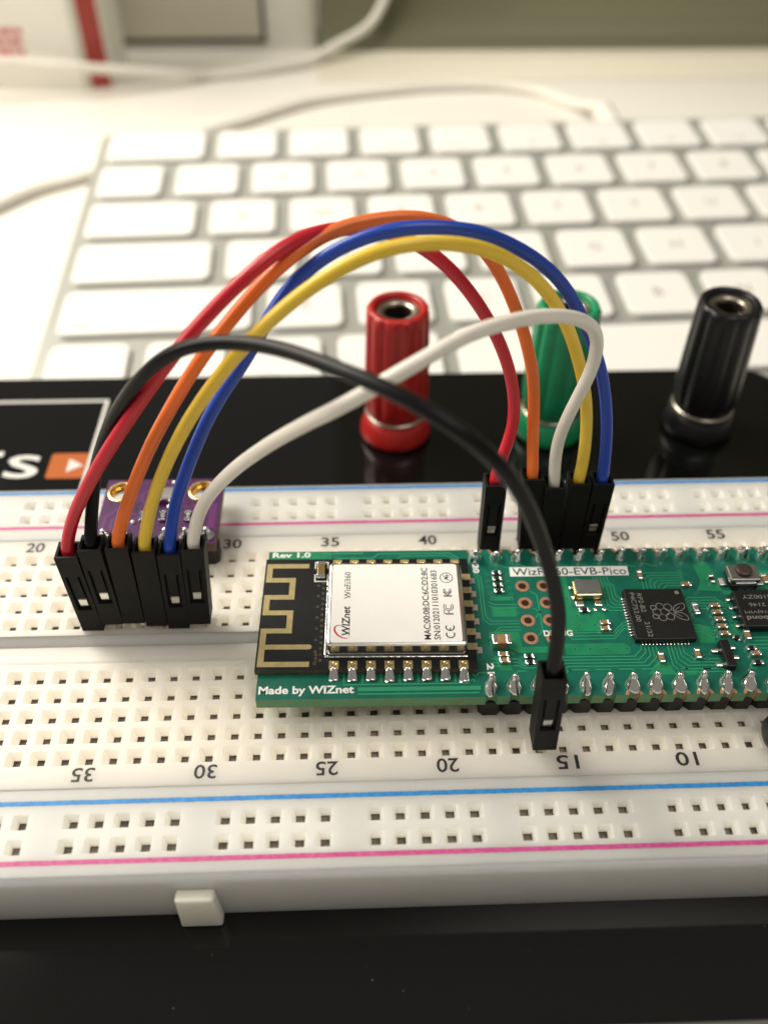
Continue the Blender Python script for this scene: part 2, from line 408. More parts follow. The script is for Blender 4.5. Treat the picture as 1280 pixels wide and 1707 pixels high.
# ------------------------------------------------------------------ microcontroller board
ZP = 4.2                                   # top of the green board
brd = thing('microcontroller_board', (20, 0, 0), 'green microcontroller board with white labelled wireless module, plugged into the breadboard', 'circuit board')
FC = rotz((20, 0), -0.7)
def pb(name, mb, mats, parent=brd, **k): return build(name, mb.xf(FC), mats, parent, **k)
PINX = [12.7 + P * k for k in range(19)]
out = [(-12.45, -10.5)]
def notch(x, y, s_): return [(x + .62 * math.cos(a) * s_, y + s_ * .55 * math.sin(a)) for a in [math.pi - math.pi * k / 6 for k in range(7)]]
for x in PINX: out += notch(x, -10.5, 1)
out += [(61, -10.5), (61, 10.5)]
for x in reversed(PINX): out += notch(x, 10.5, -1)
out += [(-12.45, 10.5)]
pcb = pb('green_pcb', MB().prism(out, ZP - 1.5, ZP, 0, 1), ['pcb_green', 'pcb_edge'])
# copper pours and traces under the solder mask
mb = MB(); zt = ZP + .012
for poly in ([(13.9, .15), (16.7, .15), (16.7, 1.55), (13.9, 1.55)], [(13.9, 2.5), (16.6, 2.5), (16.6, 3.1), (13.9, 3.1)],
             [(21.9, 6.0), (23.3, 6.0), (23.3, 1.3), (26.0, 1.1), (27.0, .1), (27.0, -1.5), (26.5, -2.1), (22.3, -2.1), (21.8, -1.5), (22.0, -.4)],
             [(21.5, -3.75), (28.2, -3.75), (28.8, -4.3), (28.8, -4.9), (28.3, -5.3), (21.5, -5.3)],
             [(13.2, -2.0), (16.6, -2.0), (16.8, -4.1), (19.6, -4.1), (19.6, -4.9), (16.3, -4.9), (15.6, -4.4), (13.2, -4.4)],
             [(30.0, -8.0), (31.0, -6.7), (32.6, -6.3), (33.1, -8.0)], [(38.5, 3.7), (39.3, 5.2), (39.0, 7.7), (40.7, 8.1), (41.4, 6), (41.4, 3.5)],
             [(41.5, 3.0), (48, 3.0), (48, 3.6), (41.5, 3.6)], [(46.2, 3.8), (50, 3.8), (50, 6.6), (46.2, 6.6)], [(36.8, -1.2), (38.6, -1.6), (38.6, -3.9), (36.8, -3.9)],
             [(40.4, -1.6), (41.6, -1.2), (41.6, -2.8), (40.4, -2.8)], [(-12.2, 9.2), (-4.8, 9.2), (-4.8, 10.35), (-12.2, 10.35)],
             [(13.4, -5.3), (15.3, -5.3), (15.3, -7.2), (13.9, -7.2)], [(34.2, -7.4), (35.4, -7.4), (35.4, -8.1), (34.2, -8.1)]):
    mb.flat(poly, zt, 0)
pb('copper_pour', mb, 'pcb_pour', pcb)
mb = MB(); zt = ZP + .022
def tr(pts, w=.16): mb.ribbon(pts, w, zt)
for i in range(6):
    x = 34.5 - .45 * i; y = 3.95 + .40 * i; tr([(x, 3.4), (x, y), (x + .5, y + .5), (36.9, y + .5), (37.3, y + .9)])
for i in range(5):
    x = 28.7 - .42 * i; y = 2.5 - .42 * i; tr([(29.2, y), (x + .5, y), (x, y + .5), (x, 4.6), (x - .5, 5.1), (x - .5, 5.9)])
for i in range(3): tr([(29.2, -.9 - .42 * i), (28.7, -.9 - .42 * i), (27.3, -2.3 - .42 * i), (22.6, -2.3 - .42 * i), (21.8, -1.5 - .42 * i)])
for i in range(5):
    x = 30.0 + .42 * i; y = -4.6 - .42 * i; tr([(x, -4.0), (x, y), (x - .95, y - .95), (20.8 + .2 * i, y - .95), (20.0 + .2 * i, y - 1.6)])
for i in range(5):
    x = 33.0 + .42 * i; y = -6.85 + .42 * i; tr([(x, -4.0), (x, y), (x + .85, y - .85), (38.2, y - .85), (38.8, y - 1.4)])
for i in range(5): tr([(36.4, 1.9 - .42 * i), (37.1, 2.6 - .42 * i), (40.2 + .25 * i, 2.6 - .42 * i), (41.0 + .2 * i, 1.8 - .42 * i), (42, 1.8 - .42 * i)])
for i in range(3): tr([(36.4, -1.4 - .45 * i), (37.4, -1.4 - .45 * i), (38.4, -2.2 - .45 * i), (39.3, -2.2 - .45 * i)])
for i in range(2): tr([(12.3, 6.9 - .3 * i), (13.1 - .35 * i, 6.1 - .2 * i), (13.1 - .35 * i, .2 - .4 * i), (13.7 - .3 * i, -.5 - .4 * i), (16.9, -.5 - .4 * i)], .14)
for i in range(2): tr([(13.6, 2.3 - .5 * i), (14.3, 1.9 - .5 * i), (17, 1.9 - .5 * i)], .14)
for i in range(2): tr([(16.9, -1.35 - .42 * i), (14.6, -1.35 - .42 * i), (13.2, -2.7 - .42 * i), (13.2, -3.2 - .4 * i)], .14)
for i in range(2): tr([(18.6, 3.9 - 2.5 * i), (19.4, 3.3 - 2.5 * i), (19.4, .7 - 2.5 * i), (18.8, -.1 - 2.5 * i)], .16)
tr([(-3.2, -8.75), (10.3, -8.75), (11.6, -7.45), (12.6, -7.45)], .18)
tr([(-1.6, -9.35), (11.6, -9.35)], .5); tr([(-1.6, -9.95), (11.4, -9.95)], .2)
for i in range(8): tr([(-3.1 + 2.01 * i, -7.3), (-3.1 + 2.01 * i, -8.6)], .16)
tr([(-4.2, 9.3), (.2, 9.3), (.9, 10.0), (9.6, 10.0), (11.2, 8.6)], .2); tr([(3.2, 9.15), (3.7, 9.6), (9.2, 9.6), (10.4, 8.9)], .18)
tr([(-6, 10.1), (-1, 10.1)], .25)
for x in PINX[1:9]: tr([(x + .2, 8.0), (x + 1.0, 7.55), (x + 1.6, 7.55)], .15)
for k, x in enumerate(PINX[1:17]): tr([(x + .1, -7.9), (x + .7, -7.3), (x + 1.5, -7.3)], .15)
for i in range(3): tr([(13.2, -5.7 - .45 * i), (16.0, -5.7 - .45 * i), (16.6, -6.3 - .3 * i), (20.5, -6.3 - .3 * i)], .15)
for i in range(4): tr([(42.0, -3.2 - .5 * i), (46, -3.2 - .5 * i)], .16)
pb('copper_trace', mb, 'pcb_trace', pcb)
# vias
mb = MB()
VIA = [(13.8, 6.5), (13.85, 5.5), (13.9, 4.6), (13.95, 3.7), (14.2, 3.0), (16.3, 6.4), (16.35, 5.4), (16.4, 4.4), (16.45, 3.5), (16.3, 2.7), (16.8, .6), (22.8, 4.3), (22.9, 2.7), (23.1, 1.4),
       (23.6, .1), (25.2, .1), (23.7, -1.2), (25.4, -1.2), (26.4, -.6), (26.4, -1.5), (22.6, -4.5), (24.3, -4.5), (26.1, -4.5), (28.4, -4.5), (28.6, 1.6), (37.2, 6.6), (37.5, 6.2), (37.2, 5.6), (37.0, 5.2),
       (37.5, 4.9), (37.1, 4.5), (36.6, 3.7), (37.8, 3.9), (38.5, 3.4), (38.1, 3.1), (35.9, 3.7), (33.2, -4.7), (33.8, -4.9), (31.3, -5.6), (31.2, -6.3), (36.6, -5.5), (37.0, -6.0), (39.0, -.4), (39.0, -1.9),
       (38.9, -2.7), (38.9, -3.7), (41.6, -2.6), (41.1, -.9), (15.6, -5.0), (16.4, -5.6), (13.6, -2.4), (46.2, 4.6), (33.2, 5.6), (33.3, 5.1), (32.2, 6.5), (31.4, 5.4), (-4.3, 9.5), (-2.1, 9.5)]
for x, y in VIA: mb.ring(x, y, .10, .20, ZP + .03, 0, 10); mb.disc(x, y, .11, ZP + .031, 1, 10)
tag(pb('vias', mb, ['pcb_trace', 'ink_black'], pcb), kind='stuff')
# plated debug holes
ringm = MB().ring(0, 0, .46, .84, .03, 0, 24).lathe([(.46, .03), (.45, -.6), (.42, -1.2)], 0, 0, 24, 1).disc(0, 0, .45, .02, 1, 24)
rm = ringm.mesh('plated_hole', ['copper', 'copper_hole'])
for hx in (17.88, 20.42):
    for hy in (4.63, 2.09, -.45, -2.95): inst('plated_hole', rm, pcb, FC(Vector((hx, hy, ZP))))
# white print
pb('name_label', MB().flat([(16.62, 6.12), (30.92, 6.12), (30.98, 7.58), (16.68, 7.58)], ZP + .035), 'silk', pcb)
pb('printed_text', glyphs('WizFi360-EVB-Pico', 23.85, 6.84, ZP + .05, 13.7, 1.15, bold=.006), 'silk_text', pcb)
pb('printed_text', glyphs('Rev 1.0', -9.68, 9.93, ZP + .04, 4.6, .86, bold=.028), 'silk', pcb)
pb('printed_text', glyphs('Made by WIZnet', -7.1, -9.48, ZP + .04, 10.2, 1.28, bold=.03), 'silk', pcb)
pb('printed_text', glyphs('20', 12.62, 7.45, ZP + .04, 1.45, .78, rot=-90, bold=.04), 'silk', pcb)
pb('printed_text', glyphs('21', 12.9, -6.95, ZP + .04, 1.45, .78, rot=-90, bold=.04), 'silk', pcb)
pb('printed_text', glyphs('DEBUG', 21.05, -2.3, ZP + .04, 3.3, .85, bold=.035), 'silk', pcb)
pb('printed_text', glyphs('RUN', 44.25, 3.35, ZP + .04, 1.75, 1.0, bold=.04), 'silk', pcb)
# pin headers and solder joints
blk = MB().prism([(-1.26, -.75), (-.75, -1.25), (.75, -1.25), (1.26, -.75), (1.26, .75), (.75, 1.25), (-.75, 1.25), (-1.26, .75)], .08, 2.62).mesh('header_block', 'header_black')
pin = MB().box(-.32, .32, -.32, .32, -3.0, ZP + 1.15).mesh('header_pin', 'tin')
def joint(seed):
    rnd = random.Random(seed); mb = MB(); rings = []; seg = 14
    prof = [(0, .78, 1.15, -.42), (.22, .78, 1.08, -.42), (.5, .66, .86, -.3), (.85, .46, .52, -.08), (1.15, .38, .38, .02), (1.45, .35, .33, .05), (1.62, .22, .2, .05), (1.66, .02, .02, .05)]
    ph = rnd.uniform(0, 6); hs = rnd.uniform(.88, 1.12); sx = rnd.uniform(.9, 1.08)
    for z, rx, ry, c in prof:
        for k in range(seg):
            a = 2 * math.pi * k / seg; w = 1 + (.09 * math.sin(2 * a + ph) + .06 * math.sin(3 * a - ph)) * (1 if z < 1 else .3)
            mb.v.append((sx * rx * w * math.cos(a), c + ry * w * math.sin(a), z * hs))
    mb.f = [(i * seg + k, i * seg + (k + 1) % seg, (i + 1) * seg + (k + 1) % seg, (i + 1) * seg + k) for i in range(len(prof) - 1) for k in range(seg)]
    mb.m = [0] * len(mb.f); return mb.mesh('solder_joint', 'solder', True)
JN = [joint(s_) for s_ in range(5)]
cas = MB(); cas.add([(.6 * math.cos(a), .55 * math.sin(a) , z) for z in (-1.5, .02) for a in [math.pi * k / 8 for k in range(9)]], [(k, k + 1, 10 + k, 9 + k) for k in range(8)])
cas.add([(r * math.cos(a), r * .92 * math.sin(a), .025) for r in (.6, .95) for a in [math.pi * k / 8 for k in range(9)]], [(k, k + 1, 10 + k, 9 + k) for k in range(8)])
casm = cas.mesh('edge_pad', 'copper')
for s_, row in ((-1, 'front'), (1, 'back')):
    hd = build('pin_header', MB().box(PINX[0] - 1.0, PINX[-1] + 1.0, 8.89 * s_ - .55, 8.89 * s_ + .55, .3, 2.4), 'header_black', brd, org=(PINX[0], 8.89 * s_, 0))
    for k, x in enumerate(PINX):
        inst('header_block', blk, hd, (x, 8.89 * s_, 0))
        inst('header_pin', pin, hd, (x, 8.89 * s_, 0))
        q = FC(Vector((x, 8.89 * s_, ZP + .02)))
        inst('solder_joint', JN[(k * 3 + (s_ > 0)) % 5], pcb, q, rz=random.uniform(-.12, .12) + (0 if s_ < 0 else math.pi))
        if k > 5 or s_ > 0:
            q = FC(Vector((x, 10.49 * s_, ZP))); inst('edge_pad', casm, pcb, q, rz=0 if s_ < 0 else math.pi)

# ---------------- wireless module
MC = (-.6, .8)
FM = rotz(MC, -1.25)
def mbd(name, mb, mats, parent, **k): return build(name, mb.xf(FM), mats, parent, **k)
ZM = 5.02
mod = mbd('wireless_module', MB().prism([(-12.65, -7.2), (11.5, -7.2), (11.5, 8.72), (-12.65, 8.72)], ZP + .04, ZM, 0, 1), ['module_black', 'module_edge'], brd)
mod['label'] = 'black module board with printed antenna and metal shield'
za = ZM + .02
mb = MB().ribbon([(-7.45, 7.62), (-12.1, 7.62), (-12.1, 5.45), (-9.28, 5.45), (-9.28, 2.88), (-12.1, 2.88), (-12.1, .62), (-9.28, .62), (-9.28, -1.93), (-12.1, -1.93), (-12.1, -6.42), (-6.8, -6.42)], .68, za)
mb.ribbon([(-11.76, -4.13), (-6.95, -4.13)], .66, za + .003); mb.disc(-6.95, -4.13, .33, za + .004)
mbd('antenna_trace', mb, 'antenna_gold', mod)
mb = MB()
for k in range(15):
    mb.ring(-5.62, 5.0 - k * .78, .08, .17, za, 0, 10)
    if k % 2 == 0: mb.ring(-6.2, 4.6 - k * .78, .08, .17, za, 0, 10)
for k in range(3): mb.ring(-6.1, -5.2 - .45 * k, .08, .17, za, 0, 10)
tag(mbd('module_vias', mb, 'module_edge', mod), kind='stuff')
mb = MB()
for a, b in ((8.2, 7.2), (5.25, 6.3)):
    mb.ribbon([(-6.7, b), (-6.7, a), (-5.22, a), (-5.22, b)], .13, za)
mbd('printed_bracket', mb, 'silk', mod)
c = MB().box(-6.42, -5.5, 6.05, 7.55, ZM + .02, ZM + .55, 0).box(-6.45, -5.47, 5.55, 6.08, ZM + .01, ZM + .5, 1).box(-6.45, -5.47, 7.52, 7.95, ZM + .01, ZM + .56, 1)
mbd('antenna_capacitor', c, ['crystal_gold', 'solder'], mod, bevel=.06)
# castellated pads with solder
padm = MB().flat([(-.52, -.55), (.52, -.55), (.52, .55), (-.52, .55)], .02, 0).lathe([(.32, .021), (.30, .06), (.2, .02), (.05, -.05)], 0, .12, 14, 1)
padm = padm.mesh('module_pad', ['pad_tan', 'gold'])
fill = MB(); seg = 10
prof = [(-1.5, .55, -.82), (-1.35, .54, -.62), (-.95, .5, -.38), (-.6, .46, -.1), (-.42, .42, .06), (-.28, .2, .08)]
for y, hw, z in prof:
    for k in range(seg + 1):
        a = math.pi * k / seg; fill.v.append((hw * math.cos(a), y, z + .20 * math.sin(a) - .02))
n_ = seg + 1; fill.f = [(i * n_ + k, i * n_ + k + 1, (i + 1) * n_ + k + 1, (i + 1) * n_ + k) for i in range(len(prof) - 1) for k in range(seg)] + [tuple(range(n_))]
fill.m = [0] * len(fill.f); fillm = fill.mesh('solder_fillet', 'solder', True)
A125 = math.radians(-1.25)
for k in range(8):
    x = -4.1 + 2.01 * k
    inst('module_pad', padm, mod, FM(Vector((x, -6.55, ZM))), rz=A125)
    inst('solder_fillet', fillm, mod, FM(Vector((x, -6.75, ZM))), rz=A125, scale=(1, random.uniform(.9, 1.05), random.uniform(.9, 1.1)))
    inst('module_pad', padm, mod, FM(Vector((x, 8.05, ZM))), rz=A125 + math.pi)
pad2 = MB().flat([(-.45, -.42), (.45, -.42), (.45, .42), (-.45, .42)], .02, 0).box(-.45, .45, -.7, -.4, -.6, .02, 0).box(-.42, .42, -1.3, -.62, -.8, -.74, 1).mesh('side_pad', ['pad_tan', 'tin'])
for k in range(6): inst('side_pad', pad2, mod, FM(Vector((10.98, 5.85 - 2.0 * k, ZM))), rz=A125 + math.pi / 2)
shd = mbd('shield_can', MB().prism(rrect(-4.9, 10.42, -5.35, 6.4, .45), ZM + .02, 7.15), 'shield', mod, bevel=.28)
mb = MB().box(-5.15, 10.55, -5.62, -5.36, ZM + .005, ZM + .17).box(-5.2, -4.91, -5.3, 6.2, ZM + .005, ZM + .15)
mbd('shield_seam', mb, 'solder', mod, bevel=.06)
ZS = 7.17
mbd('paper_label', MB().prism(rrect(-4.5, 9.85, -5.12, 5.98, .35), ZS - .015, ZS + .05), 'sticker', mod)
zs = ZS + .065
INK = 'sticker_ink'
def st(txt, x, y, w, h, bold=.0, **k): mbd('label_text', glyphs(txt, x, y, zs, w, h, rot=90, bold=bold, **k), INK, mod)
st('MAC:00:08:DC:6C:D2:8C', 6.08, .3, 10.2, .74, .012)
st('SN:01202111010301683', 7.14, .1, 9.8, .70, .006)
st('WIZnet', -2.82, -2.2, 4.0, .88, .02, shear=.12)
st('WizFi360', -2.75, 2.85, 3.9, .68, .0)
# the small serifs of the maker's name
mb = MB()
for yy in (-4.1, -3.72, -3.3, -2.78, -2.3): mb.box(-2.47, -2.40, yy - .16, yy + .16, zs - .002, zs)
for yy in (1.1, 1.5, 3.05, 2.62): mb.box(-2.46, -2.40, yy - .13, yy + .13, zs - .002, zs)
mbd('label_text', mb, INK, mod)
sw = MB(); pts = [(-3.2 + .95 * math.cos(a) * .9, -3.72 + .92 * math.sin(a)) for a in [math.radians(95 + 180 * k / 16) for k in range(17)]]
pts = [(-3.25, -2.86), (-3.7, -2.84), (-3.98, -3.05), (-4.05, -3.4), (-3.92, -3.8), (-3.6, -4.2), (-3.2, -4.48), (-2.75, -4.58), (-2.5, -4.5)]
pp = smooth_path([(x, y, 0) for x, y in pts], 4); n_ = len(pp)
for i in range(n_ - 1):
    a, b = pp[i], pp[i + 1]; d = (b - a).normalized(); nn = Vector((-d.y, d.x, 0)); w0 = .17 * math.sin(math.pi * min(.98, (i + 1) / n_)) + .03; w1 = .17 * math.sin(math.pi * min(.98, (i + 2) / n_)) + .03
    sw.add([(a + nn * w0 / 2)[:2] + (zs,), (a - nn * w0 / 2)[:2] + (zs,), (b - nn * w1 / 2)[:2] + (zs,), (b + nn * w1 / 2)[:2] + (zs,)], [(0, 1, 2, 3)])
mbd('label_swoosh', sw, 'sticker_red', mod)
def arc(cx, cy, r, a0, a1, n=14): return [(cx + r * math.cos(math.radians(a0 + (a1 - a0) * k / n)), cy + r * math.sin(math.radians(a0 + (a1 - a0) * k / n))) for k in range(n + 1)]
def mark(lines, cx, cy, s_, w, closed=()):
    """line work drawn upright about 0,0 and turned to read upward at (cx, cy)"""
    mb = MB()
    for i, l in enumerate(lines): mb.ribbon([(cx - v * s_, cy + u * s_) for u, v in l], w, zs, closed=(i in closed))
    mbd('label_mark', mb, INK, mod)
mark([arc(-.62, 0, .62, 60, 300), arc(.72, 0, .62, 60, 300), [(.1, 0), (.6, 0)]], 8.58, -3.68, .72, .13)             # C E
mark([arc(.55, 0, .75, 45, 315), arc(.55, 0, .45, 45, 315), [(-.75, -.7), (-.75, .7), (-.05, .7)], [(-.95, -.7), (-.95, .5)], [(-.75, 0), (-.2, 0)]], 8.58, -.72, .72, .085)   # F C
mark([[(-.8, -.7), (-.8, .7)], [(-.6, -.7), (-.6, .7)], [(.1, .7), (-.6, .0), (.2, -.7)], arc(.45, 0, .62, 50, 310), arc(.45, 0, .38, 50, 310)], 8.58, 1.7, .68, .085)   # K C
mark([arc(0, 0, .95, 0, 352, 28), [(-.5, -.5), (-.2, .3), (0, -.1), (-.3, -.1), (.5, .55)], [(-.1, -.1), (.7, -.1)], [(.1, .15), (.1, -.5)], [(.4, .15), (.4, -.5)]], 8.58, 3.9, .75, .085, closed=(0,))

# ---------------- parts on the green board
def smd(name, x, y, w, l, h, body, rot=0.0, ends='solder'):
    """two-terminal part lying along y before turning"""
    mb = MB().box(-w / 2, w / 2, -l / 2 + l * .24, l / 2 - l * .24, .03, h, 0)
    mb.box(-w / 2 - .03, w / 2 + .03, -l / 2 - .05, -l / 2 + l * .26, .01, h + .015, 1).box(-w / 2 - .03, w / 2 + .03, l / 2 - l * .26, l / 2 + .05, .01, h + .015, 1)
    q = FC(Vector((x, y, ZP)))
    return inst(name, mb.mesh(name, [body, ends]), brd, q, rz=math.radians(rot - .7), bevel=.07)
for k in range(4): smd('resistor', 15.02, 6.6 - .93 * k, .5, 1.05, .32, 'chip_black', 90)
smd('capacitor', 14.4, -3.75, 1.25, 2.0, 1.15, 'cap_tan', 90)
smd('capacitor', 14.5, -5.3, .6, 1.1, .5, 'cap_tan', 90); smd('capacitor', 14.55, -6.1, .6, 1.1, .5, 'cap_tan', 90)
smd('resistor', 17.35, -5.5, .5, 1.05, .32, 'chip_black', 90); smd('resistor', 17.36, -6.3, .5, 1.05, .32, 'chip_black', 90)
smd('capacitor', 26.55, -1.1, .55, 1.1, .5, 'cap_tan', 90); smd('capacitor', 26.45, -1.95, .55, 1.1, .5, 'cap_tan', 90)
smd('capacitor', 31.85, -5.95, .55, 1.2, .5, 'cap_tan', 0); smd('capacitor', 35.98, -5.5, .55, 1.2, .5, 'cap_tan', 0)
smd('capacitor', 32.1, 5.9, .5, 1.2, .5, 'cap_tan', 0); smd('capacitor', 37.25, 4.35, .55, 1.2, .5, 'cap_tan', 90); smd('resistor', 37.45, .75, .6, 1.6, .5, 'tin', 0)
for k in range(5): smd('capacitor', 39.75, 1.15 - 1.0 * k, .55, 1.15, .55, 'cap_tan', 90)
smd('resistor', 40.6, 5.25, .5, 1.1, .4, 'chip_black', 0); smd('capacitor', 46.9, 5.1, .7, 1.3, .5, 'cap_tan', 0)
smd('capacitor', 42.3, -3.05, .6, 1.2, .5, 'cap_tan', 0); smd('capacitor', 42.45, -5.6, .55, 1.1, .5, 'cap_tan', 90); smd('resistor', 42.2, -4.8, .5, 1.1, .35, 'chip_black', 90); smd('resistor', 42.3, -6.75, .5, 1.2, .4, 'chip_black', 90)
smd('resistor', 24.55, .75, .5, 1.2, .4, 'chip_black', 90); smd('resistor', 41.0, -3.4, .5, .9, .35, 'chip_black', 60)
# crystal
cr = pb('crystal', MB().prism(rrect(23.62, 26.95, 2.35, 4.75, .35), ZP + .18, ZP + 1.05), 'crystal_gold', brd, bevel=.12)
pb('crystal_lid', MB().prism(rrect(23.85, 26.75, 2.62, 4.6, .3), ZP + 1.06, ZP + 1.12), 'crystal_top', cr)
for qx, qy, w, l in ((24.2, 1.85, 1.0, .8), (26.4, 1.85, .9, .8), (23.5, 4.2, .3, .5), (23.6, 2.7, .35, .5), (25.9, .95, .4, .4), (26.9, .95, .5, .35)):
    pb('solder_pad', MB().prism(rrect(qx - w / 2, qx + w / 2, qy - l / 2, qy + l / 2, .12), ZP + .01, ZP + .2), 'solder', cr, bevel=.08)
# processor
cp = pb('processor_chip', MB().box(29.42, 36.28, -3.85, 3.35, ZP + .05, ZP + .85), 'chip_black', brd, bevel=.08)
mb = MB()
for k in range(14):
    mb.box(29.12, 29.43, 2.4 - .4 * k - .1, 2.4 - .4 * k + .1, ZP + .01, ZP + .22)
    mb.box(30.2 + .4 * k - .1, 30.2 + .4 * k + .1, -4.16, -3.86, ZP + .01, ZP + .22)
    mb.box(36.27, 36.55, 2.4 - .4 * k - .1, 2.4 - .4 * k + .1, ZP + .01, ZP + .22)
tag(pb('chip_contacts', mb, 'solder', cp, bevel=.04), kind='stuff')
zc = ZP + .862
pb('chip_text', glyphs('RP2-B2     21/32', 31.15, -.45, zc, 6.2, .56, rot=-90), 'chip_mark', cp)
pb('chip_text', glyphs('P4C752.00', 30.3, .65, zc, 4.2, .56, rot=-90), 'chip_mark', cp)
mb = MB().disc(35.6, 2.72, .26, zc)
pb('chip_dot', mb, 'chip_mark', cp)
mb = MB(); lw = .085; lx, ly = 33.55, -.1
cells = [(0, 0, .50), (.62, .0, .0), (.48, .66, .48), (.48, -.66, .48), (-.42, .80, .46), (-.42, -.80, .46), (-.92, 0, .50), (-1.2, .62, .34), (-1.2, -.62, .34)]
for u, v, r in cells:
    if r: mb.ribbon([(lx + u + r * .95 * math.cos(2 * math.pi * k / 14), ly + v + r * math.sin(2 * math.pi * k / 14)) for k in range(14)], lw, zc, closed=True)
for s_ in (-1, 1):
    leaf = [(.85, .05), (1.0, .55), (1.45, .95), (2.1, 1.15), (2.3, 1.0), (2.25, .55), (1.85, .15), (1.3, 0.02)]
    pl = smooth_path([(lx + u + .15, ly + s_ * v + s_ * .06, 0) for u, v in leaf + [leaf[0]]], 4)
    mb.ribbon([(q.x, q.y) for q in pl[:-1]], lw, zc, closed=True)
    mb.ribbon([(lx + 1.1, ly + s_ * .15), (lx + 1.85, ly + s_ * .72)], lw * .8, zc)
pb('chip_logo', mb, 'chip_mark', cp)
# flash memory, on the right of the processor
fl = pb('memory_chip', MB().box(42.0, 47.4, -2.5, 2.75, ZP + .15, ZP + 1.15), 'chip_black', brd, bevel=.12)
for k in range(4):
    pb('chip_leg', MB().box(41.35, 42.02, 2.1 - 1.27 * k - .2, 2.1 - 1.27 * k + .2, ZP + .02, ZP + .3), 'solder', fl, bevel=.1)
    pb('chip_leg', MB().box(47.38, 48.05, 2.1 - 1.27 * k - .2, 2.1 - 1.27 * k + .2, ZP + .02, ZP + .3), 'solder', fl, bevel=.1)
zf = ZP + 1.165
pb('chip_text', glyphs('winbond', 44.7, -1.35, zf, 4.3, .62, rot=180, bold=.02), 'chip_mark', fl)
pb('chip_text', glyphs('25Q16JVIM', 44.7, -.45, zf, 4.3, .5, rot=180), 'chip_mark', fl)
pb('chip_text', glyphs('2146', 44.3, .55, zf, 1.9, .5, rot=180), 'chip_mark', fl)
pb('chip_text', glyphs('6100ZY', 44.6, 1.7, zf, 3.4, .55, rot=180), 'chip_mark', fl)
# push button
bt = pb('push_button', MB().box(42.15, 45.75, 3.85, 6.25, ZP + .9, ZP + 1.65), 'button_steel', brd, bevel=.15)
pb('button_base', MB().box(42.4, 45.5, 3.55, 6.4, ZP + .05, ZP + .95), 'chip_black', bt, bevel=.15)
pb('button_plunger', MB().lathe([(.98, ZP + 1.6), (.96, ZP + 2.0), (.85, ZP + 2.12), (.5, ZP + 2.15), (.02, ZP + 2.15)], 43.95, 5.15, 28), 'button_brown', bt, smooth=True)
for bx in (41.75, 46.1): pb('button_leg', MB().box(bx - .45, bx + .45, 4.2, 5.3, ZP + .02, ZP + .35), 'tin', bt, bevel=.08)
pb('button_rail', MB().box(42.75, 45.2, 3.62, 3.84, ZP + .95, ZP + 1.3), 'tin', bt, bevel=.05)
# three-legged regulator
rg = pb('regulator', MB().box(38.5, 39.55, -7.75, -4.2, ZP + .12, ZP + 1.1), 'chip_black', brd, bevel=.12)
for qx, qy in ((38.1, -5.1), (38.1, -6.95), (39.95, -4.7), (40.0, -6.0)): pb('chip_leg', MB().box(qx - .5, qx + .5, qy - .25, qy + .25, ZP + .02, ZP + .35), 'solder', rg, bevel=.12)

# ------------------------------------------------------------------ purple sensor board
sb = thing('sensor_board', (-26.8, 18.5, 0), 'small purple sensor board with two gold-rimmed holes behind the left connectors', 'circuit board')
SX0, SX1, SY0, SY1, SZ = -34.4, -19.2, 12.7, 24.35, 4.1
HOLES = [(-32.3, 22.15), (-21.75, 22.1)]
out = [(SX0, SY0), (SX1, SY0), (SX1, SY1)]
for hx, hy in reversed(HOLES):
    out.append((hx + .005, SY1)); out += [(hx + 1.5 * math.sin(a), hy + 1.5 * math.cos(a)) for a in [2 * math.pi * k / 32 + .004 for k in range(32)]] + [(hx - .004, hy + 1.5)]; out.append((hx - .005, SY1))
out.append((SX0, SY1))
spcb = build('purple_pcb', MB().prism(out, SZ - 1.55, SZ, 0, 1), ['purple', 'purple_edge'], sb)
for hx, hy in HOLES:
    build('gold_ring', MB().lathe([(1.49, SZ - 1.55), (1.49, SZ + .03), (1.56, SZ + .05), (1.82, SZ + .03), (1.84, SZ + .01)], hx, hy, 40), 'gold', spcb, smooth=True)
mb = MB()
for pl, w in (([(-33.6, 15.4), (-33.6, 17.5), (-32.2, 18.9), (-30.6, 18.9)], .5), ([(-32.6, 15.2), (-32.6, 17.0), (-31.5, 18.0), (-29.7, 18.0)], .4), ([(-30.5, 15.2), (-30.5, 16.6), (-29.2, 17.6)], .35),
              ([(-20.0, 15.3), (-20.0, 19.6)], .9), ([(-21.2, 15.0), (-21.2, 18.4), (-22.0, 19.2), (-24.0, 19.2)], .35), ([(-28.4, 19.4), (-29.4, 20.4), (-29.4, 21.6), (-28.4, 22.6)], .35), ([(-24.2, 18.2), (-25.0, 19.0), (-25.0, 20.4)], .3)):
    mb.ribbon(pl, w, SZ + .015)
build('copper_trace', mb, 'purple_trace', spcb)
mb = MB().ribbon([(-29.9, 17.1), (-29.9, 19.6), (-28.6, 20.9), (-27.6, 20.9)], .5, SZ + .012).ribbon([(-26.9, 16.6), (-26.9, 19.4)], .6, SZ + .012).ribbon([(-23.6, 18.3), (-24.4, 19.1)], .4, SZ + .012)
for x, y in ((-33.2, 19.7), (-27.6, 23.5), (-23.2, 19.4), (-28.0, 21.9)): mb.disc(x, y, .16, SZ + .02)
build('mask_gap', mb, 'purple_dark', spcb)
build('solder_ring', MB().ring(-27.9, 21.9, .16, .32, SZ + .025), 'gold', spcb)
build('sensor_can', MB().prism(rrect(-27.4, -25.0, 19.7, 21.9, .2), SZ + .02, SZ + .95), 'shield', sb, bevel=.12)
